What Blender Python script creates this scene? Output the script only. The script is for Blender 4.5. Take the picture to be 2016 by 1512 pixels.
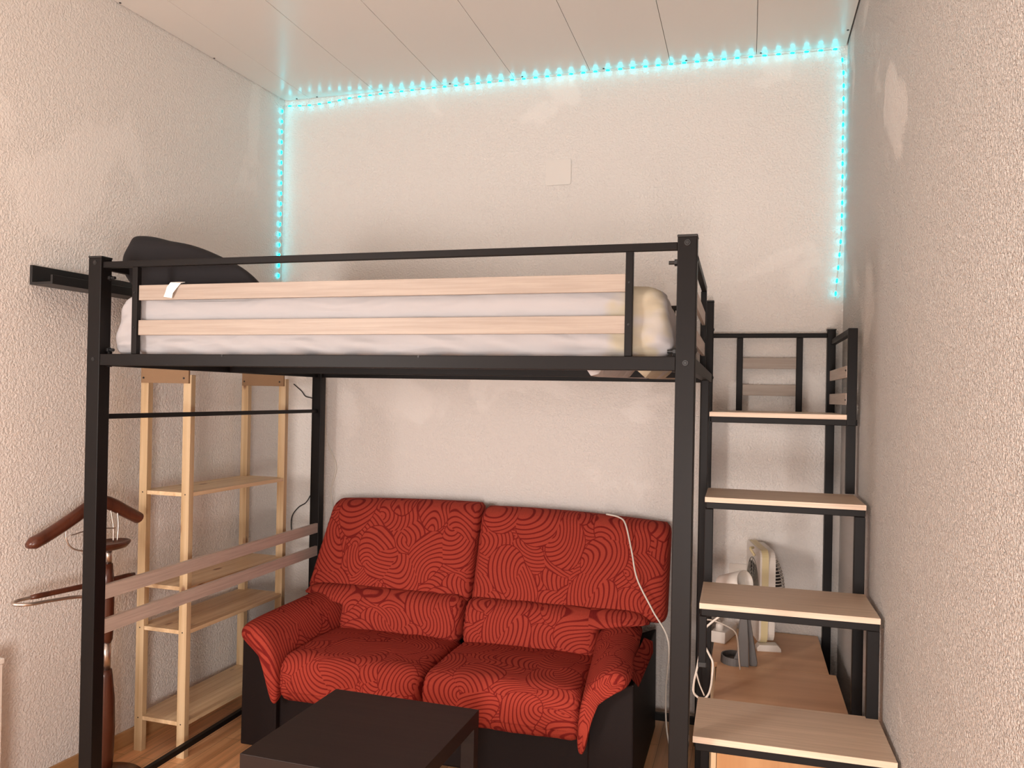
import bpy, bmesh, math, random
from mathutils import Vector, Matrix, noise
random.seed(7)
PI = math.pi
for o in list(bpy.data.objects):
    bpy.data.objects.remove(o)
SC = bpy.context.scene
COL = SC.collection

# ------------------------------------------------------------------ camera
YAW, PITCH, ROLL, FPX = 0.3051, 0.0036, 0.0191, 1654.85
CAM = Vector((2.5337, -4.2051, 1.5763))
fw = Vector((-math.sin(YAW)*math.cos(PITCH), math.cos(YAW)*math.cos(PITCH), math.sin(PITCH)))
r0 = Vector((math.cos(YAW), math.sin(YAW), 0)); u0 = r0.cross(fw)
rt = r0*math.cos(ROLL) + u0*math.sin(ROLL); up = u0*math.cos(ROLL) - r0*math.sin(ROLL)
cd = bpy.data.cameras.new('camera'); cam = bpy.data.objects.new('camera', cd); COL.objects.link(cam)
M = Matrix((rt, up, -fw)).transposed().to_4x4(); M.translation = CAM
cam.matrix_world = M
cd.sensor_width = 36; cd.sensor_fit = 'HORIZONTAL'; cd.lens = FPX/2016*36
cd.shift_x = (1008-950.27)/2016; cd.shift_y = (772.38-756)/2016
cd.clip_start = 0.05
SC.camera = cam

# ------------------------------------------------------------------ light, exposure
SC.view_settings.view_transform = 'Standard'; SC.view_settings.look = 'None'
SC.view_settings.gamma = 1; SC.view_settings.use_curve_mapping = False
SC.view_settings.exposure = -0.16
w = bpy.data.worlds.new('world'); SC.world = w; w.use_nodes = True
w.node_tree.nodes['Background'].inputs[0].default_value = (1.0, .84, .76, 1)
w.node_tree.nodes['Background'].inputs[1].default_value = 0.25
def area(name, loc, target, size, sizey, power, col):
    l = bpy.data.lights.new(name, 'AREA'); l.shape = 'RECTANGLE'; l.size = size; l.size_y = sizey
    l.energy = power; l.color = col
    o = bpy.data.objects.new(name, l); COL.objects.link(o); o.location = loc
    o.rotation_euler = (Vector(target)-Vector(loc)).to_track_quat('-Z', 'Y').to_euler()
    return o
area('window_light', (1.3, -7.9, 1.1), (1.4, 0, 1.0), 2.6, 2.0, 46, (1.0, .935, .89))
area('ceiling_lamp', (1.45, -4.6, 3.10), (1.45, -4.4, 0), .9, .9, 9, (1.0, .935, .885))
area('right_fill_light', (2.70, -5.3, .85), (.0, -1.6, .6), .7, .9, 98, (1.0, .92, .875))  # unseen light added from the right to brighten the left wall
area('left_fill_light', (-.05, -4.9, 1.6), (2.9, -1.5, 1.2), .6, .8, 86, (1.0, .93, .885))  # unseen light added on the left side for the dim right wall

# ------------------------------------------------------------------ materials
def newmat(name):
    m = bpy.data.materials.new(name); m.use_nodes = True
    nt = m.node_tree; return m, nt, nt.nodes['Principled BSDF']
def N(nt, t, **k):
    n = nt.nodes.new(t)
    for a, b in k.items(): setattr(n, a, b)
    return n
def plain(name, col, rough=.5, metal=0, bump=0, bscale=200, emis=None, estr=0, spec=None, coat=0):
    m, nt, b = newmat(name)
    b.inputs['Base Color'].default_value = (*col, 1); b.inputs['Roughness'].default_value = rough
    b.inputs['Metallic'].default_value = metal
    if spec is not None: b.inputs['Specular IOR Level'].default_value = spec
    if coat: b.inputs['Coat Weight'].default_value = coat
    if emis:
        b.inputs['Emission Color'].default_value = (*emis, 1); b.inputs['Emission Strength'].default_value = estr
    tc = N(nt, 'ShaderNodeTexCoord'); nz = N(nt, 'ShaderNodeTexNoise'); nz.inputs['Scale'].default_value = bscale
    nt.links.new(tc.outputs['Object'], nz.inputs['Vector'])
    if bump:
        bp = N(nt, 'ShaderNodeBump'); bp.inputs['Strength'].default_value = bump; bp.inputs['Distance'].default_value = .001
        nt.links.new(nz.outputs['Fac'], bp.inputs['Height']); nt.links.new(bp.outputs['Normal'], b.inputs['Normal'])
    return m
def ramp(nt, src, stops, mode='LINEAR'):
    r = N(nt, 'ShaderNodeValToRGB'); r.color_ramp.interpolation = mode
    el = r.color_ramp.elements
    while len(el) < len(stops): el.new(.5)
    for e, (p, c) in zip(el, stops): e.position = p; e.color = (*c, 1)
    nt.links.new(src, r.inputs['Fac']); return r
def wall_mat(name, c1, c2, bscale=105, strength=.62, dist=.005, rough=.55):
    m, nt, b = newmat(name); L = nt.links.new
    g = N(nt, 'ShaderNodeNewGeometry')
    n1 = N(nt, 'ShaderNodeTexNoise'); n1.inputs['Scale'].default_value = bscale; n1.inputs['Detail'].default_value = 2.5; n1.inputs['Distortion'].default_value = .5
    n2 = N(nt, 'ShaderNodeTexNoise'); n2.inputs['Scale'].default_value = 1.7; n2.inputs['Detail'].default_value = 5; n2.inputs['Distortion'].default_value = .6
    L(g.outputs['Position'], n1.inputs['Vector']); L(g.outputs['Position'], n2.inputs['Vector'])
    # smoother, slightly lighter filler patches
    pr = ramp(nt, n2.outputs['Fac'], [(.0, c1), (.60, c1), (.63, c2), (1, c2)])
    L(pr.outputs['Color'], b.inputs['Base Color'])
    hr = ramp(nt, n1.outputs['Fac'], [(.32, (0, 0, 0)), (.68, (1, 1, 1))])
    sm = ramp(nt, n2.outputs['Fac'], [(.0, (1, 1, 1)), (.60, (1, 1, 1)), (.64, (.7, .7, .7)), (1, (.6, .6, .6))])
    mul = N(nt, 'ShaderNodeMath', operation='MULTIPLY'); mul.inputs[1].default_value = strength
    L(sm.outputs['Color'], mul.inputs[0])
    bp = N(nt, 'ShaderNodeBump'); bp.inputs['Distance'].default_value = dist
    L(mul.outputs[0], bp.inputs['Strength']); L(hr.outputs['Color'], bp.inputs['Height']); L(bp.outputs['Normal'], b.inputs['Normal'])
    b.inputs['Roughness'].default_value = rough
    return m
def wood_mat(name, ca, cb, axis='X', rough=.45, scale=1.0, fine=1.0, knots=None, contrast=1.0):
    m, nt, b = newmat(name); L = nt.links.new
    tc = N(nt, 'ShaderNodeTexCoord'); mp = N(nt, 'ShaderNodeMapping'); L(tc.outputs['Object'], mp.inputs['Vector'])
    s = {'X': (1.2, 38, 38), 'Y': (38, 1.2, 38), 'Z': (38, 38, 1.2)}[axis]
    mp.inputs['Scale'].default_value = tuple(v*scale for v in s)
    n1 = N(nt, 'ShaderNodeTexNoise'); n1.inputs['Scale'].default_value = 1.0*fine; n1.inputs['Detail'].default_value = 6; n1.inputs['Roughness'].default_value = .6; n1.inputs['Distortion'].default_value = .5
    L(mp.outputs['Vector'], n1.inputs['Vector'])
    r = ramp(nt, n1.outputs['Fac'], [(.5-.18/contrast, cb), (.5+.16/contrast, ca)])
    out = r.outputs['Color']
    if knots:
        mp2 = N(nt, 'ShaderNodeMapping'); L(tc.outputs['Object'], mp2.inputs['Vector'])
        s2 = {'X': (4, 10, 10), 'Y': (10, 4, 10), 'Z': (10, 10, 4)}[axis]; mp2.inputs['Scale'].default_value = s2
        vo = N(nt, 'ShaderNodeTexVoronoi'); vo.inputs['Scale'].default_value = 1.0; L(mp2.outputs['Vector'], vo.inputs['Vector'])
        kr = ramp(nt, vo.outputs['Distance'], [(.0, (1, 1, 1)), (.09, (.8, .8, .8)), (.15, (0, 0, 0))])
        mx = N(nt, 'ShaderNodeMix', data_type='RGBA'); L(kr.outputs['Color'], mx.inputs[0]); L(out, mx.inputs[6]); mx.inputs[7].default_value = (*knots, 1)
        out = mx.outputs[2]
    L(out, b.inputs['Base Color']); b.inputs['Roughness'].default_value = rough
    bp = N(nt, 'ShaderNodeBump'); bp.inputs['Strength'].default_value = .12; bp.inputs['Distance'].default_value = .001
    L(n1.outputs['Fac'], bp.inputs['Height']); L(bp.outputs['Normal'], b.inputs['Normal'])
    return m

def fabric_mat(name):
    """overlapping fans of concentric stripes, woven tone on tone"""
    m, nt, b = newmat(name); L = nt.links.new
    tc = N(nt, 'ShaderNodeTexCoord')
    nz = N(nt, 'ShaderNodeTexNoise'); nz.inputs['Scale'].default_value = 4.5; nz.inputs['Detail'].default_value = 0
    L(tc.outputs['UV'], nz.inputs['Vector'])
    sb = N(nt, 'ShaderNodeVectorMath', operation='SUBTRACT'); L(nz.outputs['Color'], sb.inputs[0]); sb.inputs[1].default_value = (.5, .5, .5)
    sc = N(nt, 'ShaderNodeVectorMath', operation='SCALE'); L(sb.outputs[0], sc.inputs[0]); sc.inputs['Scale'].default_value = .10
    ad = N(nt, 'ShaderNodeVectorMath', operation='ADD'); L(tc.outputs['UV'], ad.inputs[0]); L(sc.outputs[0], ad.inputs[1])
    cur = None
    for k, (rot, sx_, sy_, off, R, pitch) in enumerate([(.5, 1, 1.4, 0, 9, 11.0), (2.1, 1, 1.5, 3.3, .62, 10.0), (1.1, 1, 1.25, 7.7, .58, 10.5), (-.45, 1.0, 1.6, 11.1, .58, 9.5), (.2, 1, 1.0, 17.3, .52, 10)]):
        mp = N(nt, 'ShaderNodeMapping'); L(ad.outputs[0], mp.inputs['Vector'])
        mp.inputs['Location'].default_value = (off, off*.37, 0); mp.inputs['Rotation'].default_value = (0, 0, rot); mp.inputs['Scale'].default_value = (sx_*5.2, sy_*5.2, 1)
        vo = N(nt, 'ShaderNodeTexVoronoi', voronoi_dimensions='2D'); vo.inputs['Scale'].default_value = 1; vo.inputs['Randomness'].default_value = .85
        L(mp.outputs['Vector'], vo.inputs['Vector'])
        co = N(nt, 'ShaderNodeVectorMath', operation='SUBTRACT'); L(vo.outputs['Color'], co.inputs[0]); co.inputs[1].default_value = (.5, .5, 0)
        cn = N(nt, 'ShaderNodeVectorMath', operation='MULTIPLY'); L(co.outputs[0], cn.inputs[0]); cn.inputs[1].default_value = (1, 1, 0)
        cs = N(nt, 'ShaderNodeVectorMath', operation='NORMALIZE'); L(cn.outputs[0], cs.inputs[0])
        cl = N(nt, 'ShaderNodeVectorMath', operation='SCALE'); L(cs.outputs[0], cl.inputs[0]); cl.inputs['Scale'].default_value = .52
        ce = N(nt, 'ShaderNodeVectorMath', operation='ADD'); L(cl.outputs[0], ce.inputs[0]); L(vo.outputs['Position'], ce.inputs[1])
        df = N(nt, 'ShaderNodeVectorMath', operation='SUBTRACT'); L(mp.outputs['Vector'], df.inputs[0]); L(ce.outputs[0], df.inputs[1])
        ds = N(nt, 'ShaderNodeVectorMath', operation='MULTIPLY'); L(df.outputs[0], ds.inputs[0]); ds.inputs[1].default_value = (1, 1, 0)
        ln = N(nt, 'ShaderNodeVectorMath', operation='LENGTH'); L(ds.outputs[0], ln.inputs[0])
        fr = N(nt, 'ShaderNodeMath', operation='MULTIPLY'); L(ln.outputs['Value'], fr.inputs[0]); fr.inputs[1].default_value = pitch
        fc = N(nt, 'ShaderNodeMath', operation='FRACT'); L(fr.outputs[0], fc.inputs[0])
        rr = ramp(nt, fc.outputs[0], [(.0, (1, 1, 1)), (.20, (1, 1, 1)), (.30, (0, 0, 0)), (.90, (0, 0, 0)), (1, (1, 1, 1))])
        out = rr.outputs['Color']
        if cur is not None:
            er = ramp(nt, vo.outputs['Distance'], [(.0, (0, 0, 0)), (R-.022, (0, 0, 0)), (R-.014, (1, 1, 1)), (1, (1, 1, 1))])   # rim line of the fan
            mx1 = N(nt, 'ShaderNodeMath', operation='MAXIMUM'); L(out, mx1.inputs[0]); L(er.outputs['Color'], mx1.inputs[1])
            inside = N(nt, 'ShaderNodeMath', operation='LESS_THAN'); L(vo.outputs['Distance'], inside.inputs[0]); inside.inputs[1].default_value = R
            mx = N(nt, 'ShaderNodeMix'); L(inside.outputs[0], mx.inputs[0]); L(cur, mx.inputs[2]); L(mx1.outputs[0], mx.inputs[3]); out = mx.outputs[0]
        cur = out
    mx = N(nt, 'ShaderNodeMix', data_type='RGBA'); L(cur, mx.inputs[0])
    mx.inputs[6].default_value = (.42, .058, .036, 1); mx.inputs[7].default_value = (.20, .017, .014, 1)
    wv = N(nt, 'ShaderNodeTexNoise'); wv.inputs['Scale'].default_value = 420; L(tc.outputs['UV'], wv.inputs['Vector'])
    mw = N(nt, 'ShaderNodeMix', data_type='RGBA', blend_type='MULTIPLY'); mw.inputs[0].default_value = .55
    wr_ = ramp(nt, wv.outputs['Fac'], [(.3, (.6, .6, .6)), (.7, (1.15, 1.15, 1.15))])
    L(mx.outputs[2], mw.inputs[6]); L(wr_.outputs['Color'], mw.inputs[7]); L(mw.outputs[2], b.inputs['Base Color'])
    b.inputs['Roughness'].default_value = .95; b.inputs['Specular IOR Level'].default_value = .12
    sm = N(nt, 'ShaderNodeMath', operation='MULTIPLY_ADD'); L(cur, sm.inputs[0]); sm.inputs[1].default_value = -1.0; L(wv.outputs['Fac'], sm.inputs[2])
    bp = N(nt, 'ShaderNodeBump'); bp.inputs['Strength'].default_value = .35; bp.inputs['Distance'].default_value = .0015
    L(sm.outputs[0], bp.inputs['Height']); L(bp.outputs['Normal'], b.inputs['Normal'])
    return m

WALL1, WALL2 = (.84, .79, .745), (.875, .825, .78)
M_wall = wall_mat('rough_stucco', WALL1, WALL2)
M_wall_r = wall_mat('grainy_stucco', (.83, .78, .735), (.845, .795, .75), bscale=150, strength=1.0, dist=.011)
M_ceil = plain('glossy_ceiling_panel', (.76, .715, .665), rough=.25, bump=.03, bscale=4)
M_gap = plain('dark_gap', (.10, .07, .05), .8)
M_metal = plain('black_powder_coat', (.008, .0062, .0058), .45, bump=.05, bscale=600, spec=.17)
M_black_plastic = plain('black_plastic', (.012, .011, .011), .45)
M_slat = wood_mat('pale_oak_slat_x', (.39, .32, .265), (.31, .245, .20), 'X', fine=2.6)
M_slat_y = wood_mat('greyed_oak_slat_y', (.60, .49, .42), (.46, .36, .30), 'Y', fine=2.6)
M_tread = wood_mat('oak_tread', (.66, .50, .37), (.52, .385, .275), 'X', fine=2.6)
M_tread_edge = wood_mat('oak_tread_edge', (.88, .69, .53), (.70, .52, .38), 'X', fine=2.2)
M_pine_z = wood_mat('pine_post', (.66, .49, .30), (.48, .315, .16), 'Z', fine=.9, knots=(.20, .07, .03))
M_pine_y = wood_mat('pine_board', (.84, .63, .40), (.62, .41, .22), 'Y', fine=.8, knots=(.22, .08, .03))
M_chip = plain('chipboard', (.27, .16, .085), .8, bump=.6, bscale=250)
M_base = wood_mat('oak_baseboard', (.55, .32, .15), (.42, .22, .09), 'Y', fine=1)
M_cab = wood_mat('beech_cabinet', (.84, .50, .28), (.68, .37, .19), 'X', fine=.5, scale=.5)
M_cab_edge = plain('pale_beech_edging', (.80, .55, .33), .5)
M_cab_side = plain('grey_cabinet_side', (.42, .37, .34), .6)
M_cab_front = wood_mat('beech_cabinet_front', (.70, .38, .17), (.58, .28, .11), 'Z', fine=.5, scale=.6)
M_sheet, nt, b = newmat('white_fitted_sheet')
tc = N(nt, 'ShaderNodeTexCoord'); sx = N(nt, 'ShaderNodeSeparateXYZ'); nt.links.new(tc.outputs['Object'], sx.inputs[0])
nz = N(nt, 'ShaderNodeTexNoise'); nz.inputs['Scale'].default_value = 9; nz.inputs['Detail'].default_value = 2
nt.links.new(tc.outputs['Object'], nz.inputs['Vector'])
ma = N(nt, 'ShaderNodeMath', operation='MULTIPLY_ADD'); nt.links.new(nz.outputs['Fac'], ma.inputs[0]); ma.inputs[1].default_value = .30; nt.links.new(sx.outputs['X'], ma.inputs[2])
# thin worn zone at the foot end lets the yellow mattress show
rs = ramp(nt, ma.outputs[0], [(.0, (.42, .40, .405)), (1.0, (.42, .40, .405))])
mr = N(nt, 'ShaderNodeMapRange'); mr.inputs['From Min'].default_value = 1.98; mr.inputs['From Max'].default_value = 2.03; nt.links.new(ma.outputs[0], mr.inputs['Value'])
mr2 = N(nt, 'ShaderNodeMapRange'); mr2.inputs['From Min'].default_value = 2.09; mr2.inputs['From Max'].default_value = 2.13; mr2.inputs['To Min'].default_value = 1; mr2.inputs['To Max'].default_value = 0; nt.links.new(ma.outputs[0], mr2.inputs['Value'])
mm = N(nt, 'ShaderNodeMath', operation='MULTIPLY'); nt.links.new(mr.outputs[0], mm.inputs[0]); nt.links.new(mr2.outputs[0], mm.inputs[1])
mx = N(nt, 'ShaderNodeMix', data_type='RGBA'); nt.links.new(mm.outputs[0], mx.inputs[0]); mx.inputs[6].default_value = (.42, .40, .405, 1); mx.inputs[7].default_value = (.43, .375, .28, 1)
nt.links.new(mx.outputs[2], b.inputs['Base Color']); b.inputs['Roughness'].default_value = .85
wmp = N(nt, 'ShaderNodeMapping'); wmp.inputs['Scale'].default_value = (3.2, 6, 11); wmp.inputs['Rotation'].default_value = (0, .35, 0); nt.links.new(tc.outputs['Object'], wmp.inputs['Vector'])
wn = N(nt, 'ShaderNodeTexNoise'); wn.inputs['Scale'].default_value = 1.3; wn.inputs['Detail'].default_value = 1; wn.inputs['Distortion'].default_value = 1.0; nt.links.new(wmp.outputs['Vector'], wn.inputs['Vector'])
wb = N(nt, 'ShaderNodeBump'); wb.inputs['Strength'].default_value = .5; wb.inputs['Distance'].default_value = .03; nt.links.new(wn.outputs['Fac'], wb.inputs['Height']); nt.links.new(wb.outputs['Normal'], b.inputs['Normal'])
M_pillow = plain('black_cotton', (.007, .0055, .007), .9, bump=.2, bscale=300)
M_tag = plain('white_tag', (.85, .82, .78), .7)
M_sofa = fabric_mat('red_swirl_upholstery')
M_sofabase = plain('black_faux_leather', (.011, .006, .0055), .6, bump=.3, bscale=350, spec=.2)
M_table = wood_mat('black_brown_laminate', (.022, .0125, .010), (.015, .008, .007), 'X', rough=.5, fine=1.4)
M_table.node_tree.nodes['Principled BSDF'].inputs['Specular IOR Level'].default_value = .3
M_valet = wood_mat('mahogany', (.11, .030, .014), (.06, .016, .008), 'Z', rough=.28, fine=.8)
M_steel = plain('brushed_steel', (.60, .52, .47), .32, metal=1)
M_white_pl = plain('white_plastic', (.80, .73, .66), .4)
M_cream = plain('aged_cream_plastic', (.72, .60, .34), .45)
M_greyfan = plain('grey_fan_grille', (.20, .18, .15), .5)
M_fandark = plain('dark_fan_inside', (.035, .028, .025), .6)
M_greylamp = plain('grey_lamp_plastic', (.115, .105, .10), .5)
M_cable = plain('white_cable', (.78, .72, .64), .45)
M_blkcable = plain('black_cable', (.012, .012, .012), .5)
M_led = plain('cyan_led', (.02, .3, .3), .3, emis=(.0, .78, .95), estr=16.0)
M_ledcord = plain('clear_led_cord', (.70, .66, .60), .3)
M_paint = plain('wall_cover_plate', (.81, .76, .71), .5)

def floor_mat():
    m, nt, b = newmat('laminate_floor'); L = nt.links.new
    g = N(nt, 'ShaderNodeNewGeometry'); mp = N(nt, 'ShaderNodeMapping'); L(g.outputs['Position'], mp.inputs['Vector'])
    mp.inputs['Rotation'].default_value = (0, 0, PI/2)
    br = N(nt, 'ShaderNodeTexBrick'); L(mp.outputs['Vector'], br.inputs['Vector']); br.inputs['Scale'].default_value = 1
    br.inputs['Brick Width'].default_value = .6; br.inputs['Row Height'].default_value = .075; br.inputs['Mortar Size'].default_value = .0008
    br.inputs['Color1'].default_value = (.85, .46, .22, 1); br.inputs['Color2'].default_value = (.72, .37, .17, 1); br.inputs['Mortar'].default_value = (.12, .05, .02, 1)
    mp2 = N(nt, 'ShaderNodeMapping'); L(g.outputs['Position'], mp2.inputs['Vector']); mp2.inputs['Scale'].default_value = (30, 1.5, 1)
    n1 = N(nt, 'ShaderNodeTexNoise'); n1.inputs['Scale'].default_value = 1.4; n1.inputs['Detail'].default_value = 5; L(mp2.outputs['Vector'], n1.inputs['Vector'])
    r = ramp(nt, n1.outputs['Fac'], [(.3, (.72, .72, .72)), (.7, (1.1, 1.1, 1.1))])
    mx = N(nt, 'ShaderNodeMix', data_type='RGBA', blend_type='MULTIPLY'); mx.inputs[0].default_value = 1
    L(br.outputs['Color'], mx.inputs[6]); L(r.outputs['Color'], mx.inputs[7]); L(mx.outputs[2], b.inputs['Base Color'])
    b.inputs['Roughness'].default_value = .33
    return m
M_floor = floor_mat()

# ------------------------------------------------------------------ mesh helpers
def link(o, parent=None):
    COL.objects.link(o)
    if parent is not None: o.parent = parent
    return o
def obj(name, bm, mat, parent=None, loc=None, rot=None, smooth=False):
    me = bpy.data.meshes.new(name)
    bmesh.ops.recalc_face_normals(bm, faces=bm.faces)
    bm.to_mesh(me); bm.free()
    mats = mat if isinstance(mat, (list, tuple)) else [mat]
    for m in mats: me.materials.append(m)
    if smooth:
        for p in me.polygons: p.use_smooth = True
    o = bpy.data.objects.new(name, me); link(o, parent)
    if loc: o.location = loc
    if rot: o.rotation_euler = rot
    return o
def tag(o, label, cat, group=None):
    o['label'] = label; o['category'] = cat
    if group: o['group'] = group
    return o
def thing(name, label, cat, loc=(0, 0, 0), rz=0, group=None):
    o = bpy.data.objects.new(name, None); o.empty_display_size = .05; link(o)
    o.location = loc; o.rotation_euler = (0, 0, rz)
    return tag(o, label, cat, group)
def struct(name, bm, mat, **k):
    o = obj(name, bm, mat, **k); o['kind'] = 'structure'; return o
def B(): return bmesh.new()
def box(bm, x0, x1, y0, y1, z0, z1, bev=0.0, seg=2, mi=0):
    t = bmesh.new(); bmesh.ops.create_cube(t, size=1)
    for v in t.verts:
        v.co = Vector((x0+(v.co.x+.5)*(x1-x0), y0+(v.co.y+.5)*(y1-y0), z0+(v.co.z+.5)*(z1-z0)))
    if bev: bmesh.ops.bevel(t, geom=t.edges[:], offset=bev, segments=seg, profile=.5, affect='EDGES')
    merge(bm, t, mi); return bm
def merge(bm, t, mi=0):
    me = bpy.data.meshes.new('tmp')
    for f in t.faces: f.material_index = mi
    t.to_mesh(me); t.free(); bm.from_mesh(me); bpy.data.meshes.remove(me)
def prism(bm, pts, axis, a0, a1, bev=0, mi=0):
    """polygon pts in the plane across `axis`, extruded a0..a1"""
    t = bmesh.new()
    def mk(p, a):
        return {'x': Vector((a, p[0], p[1])), 'y': Vector((p[0], a, p[1])), 'z': Vector((p[0], p[1], a))}[axis]
    A = [t.verts.new(mk(p, a0)) for p in pts]; Bv = [t.verts.new(mk(p, a1)) for p in pts]
    t.faces.new(A); t.faces.new(Bv[::-1]); n = len(pts)
    for i in range(n): t.faces.new((A[i], A[(i+1) % n], Bv[(i+1) % n], Bv[i]))
    bmesh.ops.recalc_face_normals(t, faces=t.faces)
    if bev: bmesh.ops.bevel(t, geom=t.edges[:], offset=bev, segments=2, profile=.5, affect='EDGES')
    merge(bm, t, mi); return bm
def cyl(bm, p, q, r, r2=None, n=16, mi=0):
    p, q = Vector(p), Vector(q); r2 = r if r2 is None else r2
    t = bmesh.new(); bmesh.ops.create_cone(t, cap_ends=True, segments=n, radius1=r, radius2=r2, depth=(q-p).length)
    m = (q-p).to_track_quat('Z', 'Y').to_matrix().to_4x4(); m.translation = (p+q)/2
    bmesh.ops.transform(t, matrix=m, verts=t.verts); merge(bm, t, mi); return bm
def lathe(bm, prof, c=(0, 0), n=28, sx=1, sy=1, mi=0):
    t = bmesh.new(); rings = []
    for r, z in prof:
        rings.append([t.verts.new((c[0]+sx*r*math.cos(2*PI*i/n), c[1]+sy*r*math.sin(2*PI*i/n), z)) for i in range(n)])
    for a, b2 in zip(rings, rings[1:]):
        for i in range(n): t.faces.new((a[i], a[(i+1) % n], b2[(i+1) % n], b2[i]))
    t.faces.new(rings[0][::-1]); t.faces.new(rings[-1]); merge(bm, t, mi); return bm
def crom(P, k=8):
    P = [Vector(p) for p in P]; Q = [P[0]*2-P[1]]+P+[P[-1]*2-P[-2]]; out = []
    for i in range(1, len(Q)-2):
        a, b2, c, d = Q[i-1:i+3]
        for j in range(k):
            t = j/k
            out.append(.5*((2*b2)+(c-a)*t+(2*a-5*b2+4*c-d)*t*t+(3*b2-a-3*c+d)*t**3))
    out.append(P[-1]); return out
def tube(bm, P, r, n=10, smooth=True, k=8, rad=None, mi=0):
    pts = crom(P, k) if smooth else [Vector(p) for p in P]
    t = bmesh.new(); rings = []; nrm = None
    for i, p in enumerate(pts):
        d = (pts[min(i+1, len(pts)-1)]-pts[max(i-1, 0)]).normalized()
        if nrm is None:
            nrm = d.orthogonal().normalized()
        nrm = (nrm-d*nrm.dot(d)).normalized(); bi = d.cross(nrm)
        rr = rad(i/(len(pts)-1)) if rad else r
        rings.append([t.verts.new(p+(nrm*math.cos(2*PI*j/n)+bi*math.sin(2*PI*j/n))*rr) for j in range(n)])
    for a, b2 in zip(rings, rings[1:]):
        for j in range(n): t.faces.new((a[j], a[(j+1) % n], b2[(j+1) % n], b2[j]))
    t.faces.new(rings[0][::-1]); t.faces.new(rings[-1]); merge(bm, t, mi); return bm
def rbox(lo, hi, r, n=14, fn=None, uvf=None):
    """rounded box with a dense grid, vertices moved by fn"""
    lo, hi = Vector(lo), Vector(hi); c = (lo+hi)/2; h = (hi-lo)/2
    bm = bmesh.new(); bmesh.ops.create_cube(bm, size=2)
    bmesh.ops.subdivide_edges(bm, edges=bm.edges[:], cuts=n, use_grid_fill=True)
    rr = [min(r, h[i]*.999) for i in range(3)] if not isinstance(r, (tuple, list)) else list(r)
    for v in bm.verts:
        q = Vector([v.co[i]*h[i] for i in range(3)])
        inn = Vector([max(-(h[i]-rr[i]), min(h[i]-rr[i], q[i])) for i in range(3)])
        d = Vector([(q[i]-inn[i])/rr[i] for i in range(3)])
        if d.length > 1e-6:
            m = max(abs(d.x), abs(d.y), abs(d.z)); d = d.normalized()*m
        v.co = c+inn+Vector([d[i]*rr[i] for i in range(3)])
    org = {v.index: v.co.copy() for v in bm.verts}
    bm.verts.index_update()
    if fn:
        for v in bm.verts: v.co = fn(v.co.copy())
    if uvf:
        uv = bm.loops.layers.uv.new('UVMap')
        for f in bm.faces:
            for l in f.loops: l[uv].uv = uvf(l.vert.co)
    return bm
def loft(sections, uvf=None, closed=True, sub=None):
    bm = bmesh.new(); rings = [[bm.verts.new(p) for p in s] for s in sections]; n = len(sections[0])
    for a, b2 in zip(rings, rings[1:]):
        for i in range(n if closed else n-1): bm.faces.new((a[i], a[(i+1) % n], b2[(i+1) % n], b2[i]))
    if closed: bm.faces.new(rings[0][::-1]); bm.faces.new(rings[-1])
    bmesh.ops.recalc_face_normals(bm, faces=bm.faces)
    if uvf:
        uv = bm.loops.layers.uv.new('UVMap')
        for f in bm.faces:
            for l in f.loops: l[uv].uv = uvf(l.vert.co)
    return bm
def subsurf(o, lv=2):
    m = o.modifiers.new('subdivision', 'SUBSURF'); m.levels = lv; m.render_levels = lv
def dup(root, loc, rz=None, label=None, mat=None):
    r = root.copy(); COL.objects.link(r); r.location = loc
    if rz is not None: r.rotation_euler = (0, 0, rz)
    if label: r['label'] = label
    for ch in list(root.children):
        c = ch.copy(); COL.objects.link(c); c.parent = r
        for g in list(ch.children):
            d = g.copy(); COL.objects.link(d); d.parent = c
    return r

# ------------------------------------------------------------------ room shell
W, H, XS, YB = 2.9492, 3.2269, .0546, -8.1
def lw(y): return XS*y                       # the left wall runs slightly askew
struct('floor', box(B(), -.7, W+.1, YB-.1, .1, -.1, 0), M_floor)
struct('wall_back', box(B(), -.15, W+.1, 0, .1, 0, H+.05), M_wall)
struct('wall_right', box(B(), W, W+.1, YB, 0, 0, H+.05), M_wall_r)
bm = B(); prism(bm, [(0, 0), (lw(YB), YB), (lw(YB)-.1, YB), (-.1, 0)], 'z', 0, H+.05)
struct('wall_left', bm, M_wall)
struct('wall_front', box(B(), -.7, W+.1, YB-.1, YB, 0, H+.05), M_wall)
# ceiling: long panels with open joints under a dark backing
bm = B(); box(bm, -.55, W-.004, YB, -.001, H+.012, H+.04, mi=1)
seams = [.1574, .5646, .9558, 1.3501, 1.747, 2.1448, 2.5471]
xs = seams+[W-.006]
g = .0012
prism(bm, [(.004, -.004), (xs[0]-g, -.004), (xs[0]-g, YB), (lw(YB)+.004, YB)], 'z', H, H+.013)
for a, b2 in zip(xs, xs[1:]): box(bm, a+g, b2-g, YB, -.004, H, H+.013)
box(bm, xs[0]-.010, xs[0]+.002, YB, -.004, H-.0015, H+.001)
ceil = struct('ceiling', bm, [M_ceil, M_gap])
for (x, y) in ((-.055, -1.255), (-.022, -.636), (.085, -.02), (.211, -.018), (.606, -.018), (1.0, -.018), (1.397, -.018), (1.818, -.018), (2.221, -.018), (2.567, -.018), (2.931, -.18)):
    h = obj('screw', lathe(B(), [(.005, H-.0025), (.005, H-.0005)], (x, y), n=10), M_black_plastic, ceil)
# skirting boards
bm = B(); ang = -math.atan(XS)
prism(bm, [(lw(-.02), -.02), (lw(YB), YB), (lw(YB)+.011, YB), (lw(-.02)+.011, -.02)], 'z', 0, .068, bev=.002)
struct('baseboard_left', bm, M_base)

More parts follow.
